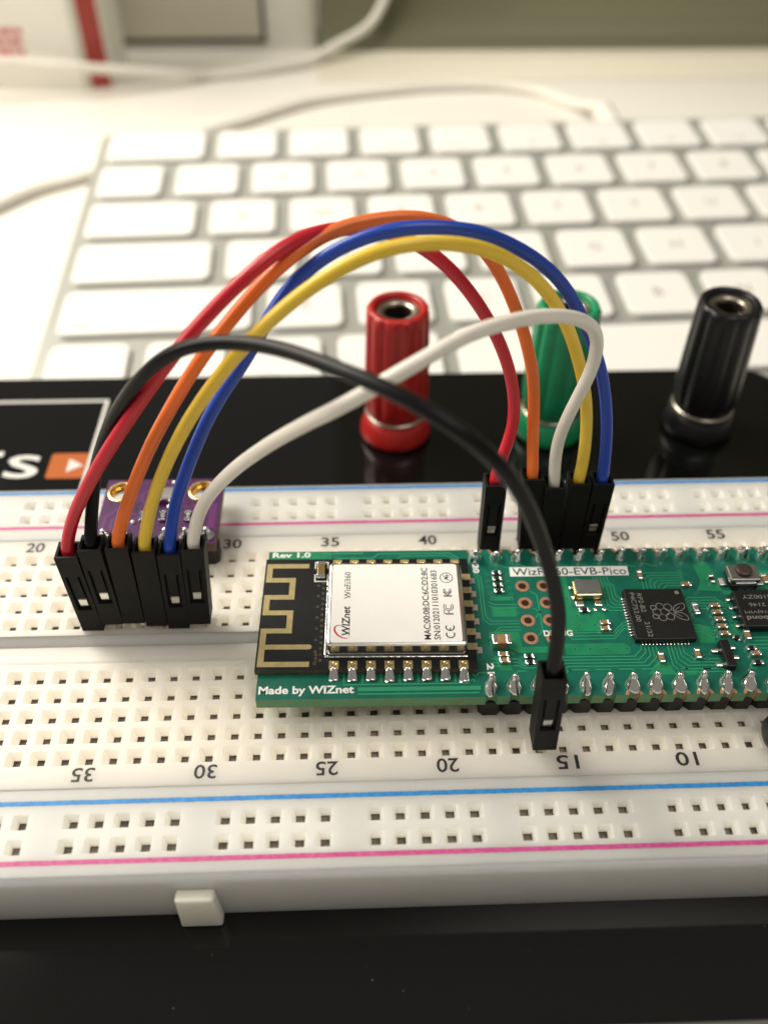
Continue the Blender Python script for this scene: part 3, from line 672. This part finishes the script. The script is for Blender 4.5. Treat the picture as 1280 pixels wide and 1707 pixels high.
for k, (x, y, t) in enumerate(((-28.7, 17.3, '103'), (-26.2, 17.3, '472'), (-23.0, 17.25, '18'))):
    r_ = build('resistor', MB().box(x - .42, x + .42, y - .5, y + .5, SZ + .03, SZ + .42, 0).box(x - .45, x + .45, y - .85, y - .48, SZ + .01, SZ + .44, 1).box(x - .45, x + .45, y + .48, y + .85, SZ + .01, SZ + .44, 1), ['chip_black', 'solder'], sb, bevel=.07)
    build('resistor_mark', glyphs(t, x, y, SZ + .435, .8, .42, rot=90), 'silk', r_)
for x, y in ((-25.7, 19.1), (-24.9, 19.1), (-25.6, 23.6), (-29.9, 16.5)):
    build('solder_blob', MB().lathe([(.36, SZ + .01), (.33, SZ + .2), (.15, SZ + .34), (.02, SZ + .36)], x, y, 14), 'solder', sb, smooth=True)
shd_ = build('pin_header', MB().box(SX0 + .4, SX1 - .4, 13.97 - .6, 13.97 + .6, .3, 2.3), 'header_black', sb, org=(-26.8, 13.97, 0))
sj = MB().lathe([(.95, 0), (.8, .22), (.5, .6), (.36, .9), (.34, 1.2), (.2, 1.34), (.02, 1.36)], 0, 0, 14).mesh('solder_joint', 'solder', True)
for n in range(24, 30):
    inst('header_block', blk, shd_, (cx_(n), 13.97, 0)); inst('header_pin', pin, shd_, (cx_(n), 13.97, -.6))
    inst('solder_joint', sj, sb, (cx_(n), 14.1, SZ + .02), rz=random.uniform(0, 3))

# ------------------------------------------------------------------ jumper wires, each with its two connectors
WIRES = {
    'red': [(-33.51,4.20,12.42), (-32.76,4.73,14.76), (-31.39,5.18,17.69), (-29.19,5.56,21.41), (-26.34,6.03,25.61), (-23.30,6.64,29.68), (-20.41,7.38,33.32), (-17.44,8.42,36.63), (-14.39,9.73,39.42), (-11.80,11.15,41.33), (-9.58,12.80,42.51), (-7.46,14.66,43.13), (-5.39,16.49,43.19), (-3.12,18.14,42.89), (-0.64,19.39,42.38), (1.90,19.99,41.65), (4.40,19.93,40.66), (6.62,19.56,39.41), (8.60,19.21,37.78), (10.62,18.91,35.48), (12.64,18.66,32.57), (14.34,18.48,29.43), (15.61,18.22,26.38), (16.42,17.80,23.60), (16.78,17.24,21.18), (16.75,16.60,19.15), (16.36,15.84,17.40), (15.78,14.91,15.80), (15.28,13.98,14.38), (14.95,13.15,13.13)],
    'orange': [(-27.84,4.52,12.38), (-27.16,5.20,14.78), (-26.04,6.00,17.62), (-24.46,6.96,21.03), (-22.39,7.96,24.82), (-20.08,8.79,28.44), (-17.98,9.41,31.54), (-15.87,10.09,34.34), (-13.53,11.02,36.94), (-11.24,12.17,39.13), (-9.08,13.48,40.79), (-6.93,14.96,41.97), (-4.86,16.45,42.69), (-2.91,17.76,43.01), (-0.80,18.82,43.14), (1.62,19.64,43.15), (3.91,20.24,43.00), (6.12,20.74,42.55), (8.54,21.21,41.55), (11.00,21.59,39.82), (13.21,21.72,37.32), (15.22,21.43,34.02), (17.01,20.62,30.10), (18.30,19.62,26.36), (18.93,18.86,23.53), (19.16,18.00,21.14), (19.20,16.78,18.72), (19.16,15.40,16.36), (19.12,13.77,13.90)],
    'yellow': [(-24.47,4.27,12.26), (-24.08,4.95,14.77), (-23.33,5.62,17.60), (-22.02,6.34,20.94), (-20.22,7.04,24.49), (-18.25,7.59,27.75), (-16.30,8.03,30.51), (-14.43,8.40,32.89), (-12.48,8.65,35.20), (-10.32,8.82,37.51), (-8.24,8.97,39.49), (-6.35,9.18,41.03), (-4.27,9.62,42.36), (-1.75,10.28,43.58), (0.98,11.00,44.44), (3.72,11.62,44.76), (6.46,12.27,44.55), (9.09,13.06,43.87), (11.46,13.95,42.77), (13.64,14.77,41.32), (15.69,15.46,39.62), (17.46,16.00,37.77), (19.03,16.40,35.73), (20.54,16.66,33.33), (21.95,16.77,30.50), (23.20,16.75,27.42), (24.19,16.58,24.43), (24.83,16.24,21.74), (25.16,15.66,19.28), (25.27,14.86,17.07), (25.21,13.98,15.15), (25.05,13.08,13.44)],
    'blue': [(-22.04,4.06,12.42), (-21.63,5.10,14.74), (-20.99,6.21,17.19), (-20.02,7.31,19.70), (-18.66,8.57,22.55), (-16.94,9.89,25.68), (-15.05,10.91,28.55), (-13.22,11.59,31.00), (-11.49,12.30,33.49), (-9.75,13.21,36.12), (-8.01,13.97,38.38), (-6.32,14.41,40.06), (-4.52,14.75,41.44), (-2.31,15.09,42.67), (0.37,15.40,43.64), (3.21,15.71,44.15), (6.22,16.09,44.10), (9.27,16.57,43.56), (11.91,17.13,42.63), (14.33,17.72,41.27), (16.77,18.33,39.55), (18.95,18.82,37.61), (20.77,19.18,35.51), (22.53,19.33,32.94), (24.44,18.93,29.50), (26.04,18.19,25.89), (26.96,17.51,22.96), (27.47,16.69,20.48), (27.77,15.70,18.19), (27.86,14.51,15.93), (27.77,12.99,13.45)],
    'white': [(-19.32,3.97,12.44), (-18.98,4.63,14.56), (-18.27,5.05,16.95), (-17.02,4.93,19.66), (-15.16,4.12,22.78), (-12.58,2.69,26.50), (-9.26,0.90,30.61), (-5.88,-0.81,34.25), (-3.11,-1.97,36.84), (-0.60,-2.19,38.65), (2.11,-1.50,40.02), (4.71,-0.24,40.85), (7.00,1.33,41.17), (9.14,3.01,41.09), (11.32,4.72,40.67), (13.65,6.54,40.02), (16.13,8.43,39.09), (18.65,10.27,37.85), (20.91,11.85,36.36), (22.58,12.97,34.68), (23.50,13.55,32.70), (23.72,13.73,30.38), (23.48,13.81,28.00), (22.99,13.92,25.62), (22.43,14.00,23.20), (21.96,14.03,20.78), (21.71,13.96,18.40), (21.68,13.58,15.86), (21.81,12.77,13.02)],
    'black': [(-30.92,4.75,12.22), (-30.54,5.53,14.49), (-30.03,6.45,17.01), (-29.38,7.29,19.67), (-28.44,7.73,22.45), (-26.95,7.74,25.72), (-24.98,7.28,29.34), (-22.62,6.50,32.86), (-20.02,5.82,35.88), (-17.52,5.27,37.92), (-15.27,4.72,39.02), (-13.17,4.09,39.67), (-11.13,3.24,40.19), (-9.08,2.11,40.67), (-7.05,0.69,41.11), (-4.98,-0.99,41.50), (-2.78,-2.87,41.84), (-0.54,-4.75,42.10), (1.63,-6.47,42.14), (3.73,-7.98,41.85), (5.84,-9.24,41.15), (7.84,-10.14,40.01), (9.60,-10.61,38.38), (11.18,-10.78,36.23), (12.60,-10.90,33.68), (13.78,-11.15,30.95), (14.76,-11.46,28.29), (15.59,-11.76,25.77), (16.29,-12.10,23.34), (16.81,-12.50,21.03), (17.10,-12.98,18.88), (17.23,-13.61,16.77), (17.30,-14.38,14.60)],
}
HL = 12.9
def quadgrid(mb, xs, ys, z, skip, axis):
    """axis-aligned grid of quads on the plane y = z (front wall), leaving out the cells in skip"""
    for i in range(len(xs) - 1):
        for j in range(len(ys) - 1):
            if (i, j) in skip: continue
            mb.add([(xs[i], z, ys[j]), (xs[i + 1], z, ys[j]), (xs[i + 1], z, ys[j + 1]), (xs[i], z, ys[j + 1])], [(0, 1, 2, 3)])
def weld(me):
    b = bmesh.new(); b.from_mesh(me); bmesh.ops.remove_doubles(b, verts=b.verts, dist=1e-6); bmesh.ops.recalc_face_normals(b, faces=b.faces); b.to_mesh(me); b.free(); return me
def housing(window):
    h = 1.25; i_ = .93; zt = HL; zi = HL - 2.6; mb = MB()
    if window:
        quadgrid(mb, [-h, -.80, .80, h], [0, 3.9, 9.7, zt], -h, {(1, 1)}, 0)
        a, d = .80, -h + .42
        for (xa, za_), (xb, zb_) in (((-a, 3.9), (a, 3.9)), ((a, 3.9), (a, 9.7)), ((a, 9.7), (-a, 9.7)), ((-a, 9.7), (-a, 3.9))):
            mb.add([(xa, -h, za_), (xb, -h, zb_), (xb, d, zb_), (xa, d, za_)], [(0, 1, 2, 3)])
        mb.add([(-a, d, 3.9), (a, d, 3.9), (a, d, 9.7), (-a, d, 9.7)], [(0, 1, 2, 3)])
    else: mb.add([(-h, -h, 0), (h, -h, 0), (h, -h, zt), (-h, -h, zt)], [(0, 1, 2, 3)])
    mb.add([(h, -h, 0), (h, h, 0), (h, h, zt), (h, -h, zt)], [(0, 1, 2, 3)]); mb.add([(h, h, 0), (-h, h, 0), (-h, h, zt), (h, h, zt)], [(0, 1, 2, 3)]); mb.add([(-h, h, 0), (-h, -h, 0), (-h, -h, zt), (-h, h, zt)], [(0, 1, 2, 3)])
    mb.add([(-h, -h, 0), (h, -h, 0), (h, h, 0), (-h, h, 0)], [(0, 3, 2, 1)])
    o4 = [(-h, -h), (h, -h), (h, h), (-h, h)]; i4 = [(-i_, -i_), (i_, -i_), (i_, i_), (-i_, i_)]
    for k in range(4):
        j = (k + 1) % 4
        mb.add([(*o4[k], zt), (*o4[j], zt), (*i4[j], zt), (*i4[k], zt)], [(0, 1, 2, 3)]); mb.add([(*i4[k], zt), (*i4[j], zt), (*i4[j], zi), (*i4[k], zi)], [(0, 1, 2, 3)])
    mb.add([(*q, zi) for q in i4], [(0, 1, 2, 3)])
    return mb
def sheared(mb, dx, dy): return mb.xf(lambda p: Vector((p[0] + dx * p[2] / HL, p[1] + dy * p[2] / HL, p[2])))
def connector(t, x, y, z, dx, dy, window):
    me = weld(sheared(housing(window), dx, dy).mesh('connector_housing', 'housing_black'))
    hs = link('connector_housing', me, t, (x, y, z), bevel=.05)
    if window:
        build('latch_tongue', sheared(MB().add([(-.52, -1.12, 5.75), (.52, -1.12, 5.75), (.52, -1.24, 9.75), (-.52, -1.24, 9.75), (-.52, -.85, 5.75), (.52, -.85, 5.75), (.52, -.85, 9.75), (-.52, -.85, 9.75)],
              [(0, 1, 2, 3), (0, 4, 5, 1), (1, 5, 6, 2), (3, 7, 4, 0)]), dx, dy).xf(lambda p: p + Vector((x, y, z))), 'housing_black', hs, org=(x, y, z), bevel=.06)
        build('metal_contact', sheared(MB().add([(-.46, -.92, 4.2), (.40, -.92, 4.3), (.47, -1.04, 5.5), (-.47, -1.04, 5.5), (-.47, -.8, 5.8), (.47, -.8, 5.8)], [(0, 1, 2, 3), (3, 2, 5, 4)]), dx, dy).xf(lambda p: p + Vector((x, y, z))), 'contact_tin', hs, org=(x, y, z))
    build('connector_pin', MB().box(x - .3, x + .3, y - .3, y + .3, -3.0, z + .3), 'contact_tin', t)
Y5, Y1, YB = 3.81, 13.97, -13.97
CON = {   # column, row y, bottom z, lean of the top, latch window facing the viewer
    'red': [(24, Y5, .15, -.1, .15, True), (43, Y1, .35, -.3, -.35, True)],
    'black': [(25, Y5, 1.25, .15, .1, True), (44, YB, 1.3, -.75, .0, True)],
    'orange': [(26, Y5, 1.35, .55, .1, False), (45, Y1, 1.0, -1.0, -.1, False)],
    'yellow': [(27, Y5, .75, .75, .1, False), (47, Y1, .35, -.45, -.35, False)],
    'blue': [(28, Y5, .25, .85, .1, True), (48, Y1, .35, -.25, -.4, True)],
    'white': [(29, Y5, .95, 1.0, .1, True), (46, Y1, -.05, -.9, -.5, False)]}
LBL = {'red': 'red jumper wire, plugged in at the outer end of the left connectors', 'black': 'black jumper wire arching forward over the green board',
       'orange': 'orange jumper wire, highest of the arching wires', 'yellow': 'yellow jumper wire with a plain connector, arching below the blue one',
       'blue': 'dark blue jumper wire arching above the yellow one', 'white': 'white jumper wire crossing in front of the coloured arch'}
for k, pts in WIRES.items():
    (n0, y0, z0, dx0, dy0, w0), (n1, y1, z1, dx1, dy1, w1) = CON[k]
    x0, x1 = cx_(n0), cx_(n1)
    t = thing('jumper_wire', (x0, y0, 0), LBL[k], 'jumper wire', 'jumper wires')
    a = Vector((x0 + dx0 * .9, y0 + dy0 * .9, z0 + HL - 2.2)); b = Vector((x1 + dx1 * .9, y1 + dy1 * .9, z1 + HL - 2.2))
    pp = [Vector(q) for q in pts]
    # ease the two ends of the run into the mouths of the connectors
    A = Vector((x0 + dx0, y0 + dy0, z0 + HL)); B = Vector((x1 + dx1, y1 + dy1, z1 + HL))
    da = A - pp[0]; db = B - pp[-1]
    for i in range(4):
        w = (1 - i / 4) ** 2; pp[i] = pp[i] + da * w; pp[-1 - i] = pp[-1 - i] + db * w
    path = smooth_path([tuple(a)] + [tuple(q) for q in pp] + [tuple(b)], 4)
    build('wire', MB().tube(path, .70, 16), 'pvc_' + k, t, smooth=True)
    connector(t, x0, y0, z0, dx0, dy0, w0); connector(t, x1, y1, z1, dx1, dy1, w1)

# ------------------------------------------------------------------ keyboard
kb = thing('keyboard', (-67.67, 180.55, -13.16), 'white flat keyboard with a silver case lying behind the plate', 'keyboard')
kb.rotation_euler = (math.radians(2.573), 0, math.radians(2.414)); ORG[kb.name] = Vector((0, 0, 0))
U, V = 19.0, 18.5
st_, ct_ = math.sin(math.radians(2.573)), math.cos(math.radians(2.573))
def hbot(v, zw): return (zw + 13.16 - v * st_) / ct_
KU0, KU1, KV0, KV1 = -1.3, 14.5 * U + 1.3, -6 * V - 1.2, 1.3
foot = rrect(KU0, KU1, KV0, KV1, 4.0, 6); n_ = len(foot)
mb = MB(); mb.add([(u, v, -1.2) for u, v in foot] + [(u, v, hbot(v, DESK + 3.5)) for u, v in foot], [tuple(range(n_)), tuple(reversed(range(n_, 2 * n_)))] + [(i, n_ + i, n_ + (i + 1) % n_, (i + 1) % n_) for i in range(n_)])
build('case', mb, 'aluminium', kb, bevel=.3)
for v0, v1 in ((-4.5, -9.5), (-100, -105)):
    mb = MB(); q = [(12, v1), (KU1 - 12, v1), (KU1 - 12, v0), (12, v0)]
    mb.add([(u, v, hbot(v, DESK + .02)) for u, v in q] + [(u, v, hbot(v, DESK + 3.6)) for u, v in q], [(0, 3, 2, 1), (0, 1, 5, 4), (1, 2, 6, 5), (2, 3, 7, 6), (3, 0, 4, 7)])
    build('foot_strip', mb, 'cable_white', kb)
ROWS = [[('esc', 1.5)] + [('F%d' % k, 1) for k in range(1, 13)] + [('', 1)],
        [(c, 1) for c in '`1234567890-='] + [('delete', 1.5)],
        [('tab', 1.5)] + [(c, 1) for c in 'QWERTYUIOP[]'] + [('\\', 1)],
        [('caps lock', 1.75)] + [(c, 1) for c in "ASDFGHJKL;'"] + [('return', 1.75)],
        [('shift', 2.25)] + [(c, 1) for c in 'ZXCVBNM,./'] + [('shift', 2.25)],
        [('fn', 1), ('control', 1), ('option', 1), ('command', 1.25), ('', 5), ('command', 1.25), ('option', 1), ('', 1), ('', 1), ('', 1)]]
KEYM = {}
for r, row in enumerate(ROWS):
    u = 0.0
    for txt, wd in row:
        if wd not in KEYM: KEYM[wd] = MB().prism(rrect(-(wd * U - 3.3) / 2, (wd * U - 3.3) / 2, -7.6, 7.6, 2.2, 5), -1.15, 0).mesh('key', 'key_white')
        kx, ky = (u + wd / 2) * U, -(r + .5) * V
        k = inst('key', KEYM[wd], kb, (kx, ky, 0), bevel=.4)
        if txt:
            big = len(txt) == 1
            if big: g = glyphs(txt, kx, ky, .02, None, 3.0 if txt.isalnum() else None, bold=0) if txt.isalnum() else glyphs(txt, kx, ky, .02, 1.2)
            elif txt[0] == 'F' and len(txt) < 4: g = glyphs(txt, kx, ky - 4.2, .02, None, 1.5)
            else: g = glyphs(txt, kx + (-(wd * U) / 2 + 3.2 + len(txt) * .62), ky - 4.6, .02, None, 1.5)
            build('legend', g, 'legend', k, org=(kx, ky, 0))
        u += wd

# ------------------------------------------------------------------ cables on the desk
def cable(name, pts, r, mname, label, parent=None):
    t = thing(name, (*pts[0][:2], DESK), label, 'cable')
    build('sheath', MB().tube(smooth_path(pts, 8), r, 16), mname, t, smooth=True); return t
CZ = DESK + 1.55
kc = cable('keyboard_cable', [(72.8, 207, -18.4), (72.0, 212.5, -19.6), (70.2, 217.5, -21.4), (66.5, 223.5, CZ), (59.4, 231.5, CZ), (48.5, 236.4, CZ), (36.6, 237.6, CZ), (23, 236.6, CZ), (10.9, 233.8, CZ), (-2, 230.2, CZ), (-14, 225.6, CZ), (-23.5, 219, CZ),
           (-31.9, 211.8, CZ), (-42, 204.5, CZ), (-57, 191, CZ), (-73.2, 174.5, CZ), (-86, 165.8, CZ), (-95, 155, CZ), (-110, 138, CZ), (-135, 118, CZ)], 1.5, 'cable_white', 'white cable plugged into the back of the keyboard')
build('plug', MB().tube([(73.2, 188.8, -17.8), (73.2, 191, -17.8), (73.1, 203.5, -17.9), (72.9, 206.5, -18.2), (72.7, 208.5, -18.7)], [2.7, 3.0, 3.0, 2.4, 1.7], 18), 'cable_white', kc, smooth=True)
cable('loose_cable', [(-150, 224, -12.5), (-110.3, 232, -12.8), (-99.8, 233, -13.7), (-87.3, 234, -15.0), (-71.6, 238, -17.5), (-57.4, 243, -20.2), (-48.4, 248, CZ), (-36, 251, CZ), (-25, 255.5, CZ + .2), (-16.6, 259, -21.9), (-6.3, 263, -18.0), (1.8, 266, -14.9), (6.0, 268.6, -12.4), (9.0, 270.4, -8.6), (11.5, 271.3, -3), (13, 271.8, 6), (14, 272, 22), (15, 272, 60)], 1.5, 'cable_white', 'white cable running in front of the red-striped carton')
cable('dark_cable', [(41.3, -14.4, 2.06), (42.1, -14.4, 2.06), (44, -14.5, 2.06), (50, -15, 2.04), (58, -16, 2.04), (65, -17.5, .6), (71, -19.5, -4), (76, -22, -11), (83, -27, -18.5), (94, -36, -21.9), (115, -52, -21.9)], [.4, .75, 1.05, 1.3, 1.5, 1.62, 1.74, 1.85, 1.93] + [2.0] * 72, 'cable_dark', 'dark cable end lying on the breadboard at the right edge')

# ------------------------------------------------------------------ things at the back of the desk
ct = thing('carton', (-130, 250, DESK), 'white carton with a dark red stripe and red print standing at the back', 'box')
build('carton_body', MB().prism([(-190, 243), (-88.5, 240), (-79.4, 242.0), (-79.4, 268), (-190, 271)], DESK + .02, 95), 'carton', ct, bevel=.4)
def onface(x, off): return 240 + (x + 88.5) * 2.0 / 9.1 - off
def band(name, xa, xb, mname, off):
    build(name, MB().add([(xa, onface(xa, off), DESK + .4), (xb, onface(xb, off), DESK + .4), (xb, onface(xb, off), 94.5), (xa, onface(xa, off), 94.5)], [(0, 1, 2, 3)]), mname, ct)
band('grey_band', -88.0, -86.3, 'carton_grey_green', .12); band('red_stripe', -85.9, -79.7, 'carton_red', .12)
rnd = random.Random(3)
for zz in (-6.6, -9.6, -12.6):
    mb = MB(); x = -150
    while x < -104.5:
        w = rnd.uniform(1.2, 4.5); w = min(w, -104 - x); fy = lambda q: 240 - (q + 88.5) * 3 / 101.5 - .1
        mb.add([(x, fy(x), zz - .8), (x + w, fy(x + w), zz - .8), (x + w, fy(x + w), zz + .9), (x, fy(x), zz + .9)], [(0, 1, 2, 3)]); x += w + .6
    build('printed_line', mb, 'carton_ink', ct)
wb = thing('display_box', (-70, 285, DESK), 'white box with a dark-edged beige window panel behind the carton', 'box')
build('box_body', MB().box(-135, -13.9, 279, 299, DESK + .02, 130), 'carton', wb, bevel=.6)
build('window_panel', MB().box(-130, -32.9, 278.7, 278.95, -20.6, 120), 'panel_beige', wb)
fr = MB().box(-131.5, -31.4, 278.2, 278.98, -22.2, -20.6).box(-32.9, -31.4, 278.2, 278.98, -20.6, 121.5).box(-131.5, -32.9, 278.2, 278.98, 120, 121.5).box(-131.5, -130, 278.2, 278.98, -20.6, 120)
build('window_frame', fr, 'panel_dark', wb)
mo = thing('monitor', (200, 275, DESK), 'olive grey monitor with a curved foot toned as a fading shadow along the back of the desk', 'monitor')
def swept(name, prof, mname):
    n_ = len(prof); mb = MB()
    mb.add([(-12.6, y, z) for y, z in prof] + [(520, y, z) for y, z in prof], [(i, n_ + i, n_ + (i + 1) % n_, (i + 1) % n_) for i in range(n_)] + [tuple(range(n_)), tuple(reversed(range(n_, 2 * n_)))])
    o = build(name, mb, mname, mo)
    for p_ in o.data.polygons[1:len(prof) - 4]: p_.use_smooth = True
    return o
swept('gradient_foot', [(246, DESK + .02), (246, -23.75), (252, -23.6), (258, -23.2), (262.5, -22.4), (266, -21.0), (278, -21.0), (278, DESK + .02)], 'foot_gradient_tone')  # shaped and toned to carry the shade fading from panel to desk
swept('panel', [(266.1, -20.95), (269.6, -17.2), (272, -12), (273.2, -6), (273.6, 0), (273.8, 330), (278, 330), (278, -20.95)], 'screen_olive')
build('housing', MB().box(-12.6, 520, 278.05, 300, -16, 333), 'monitor_metal', mo, bevel=1.0)
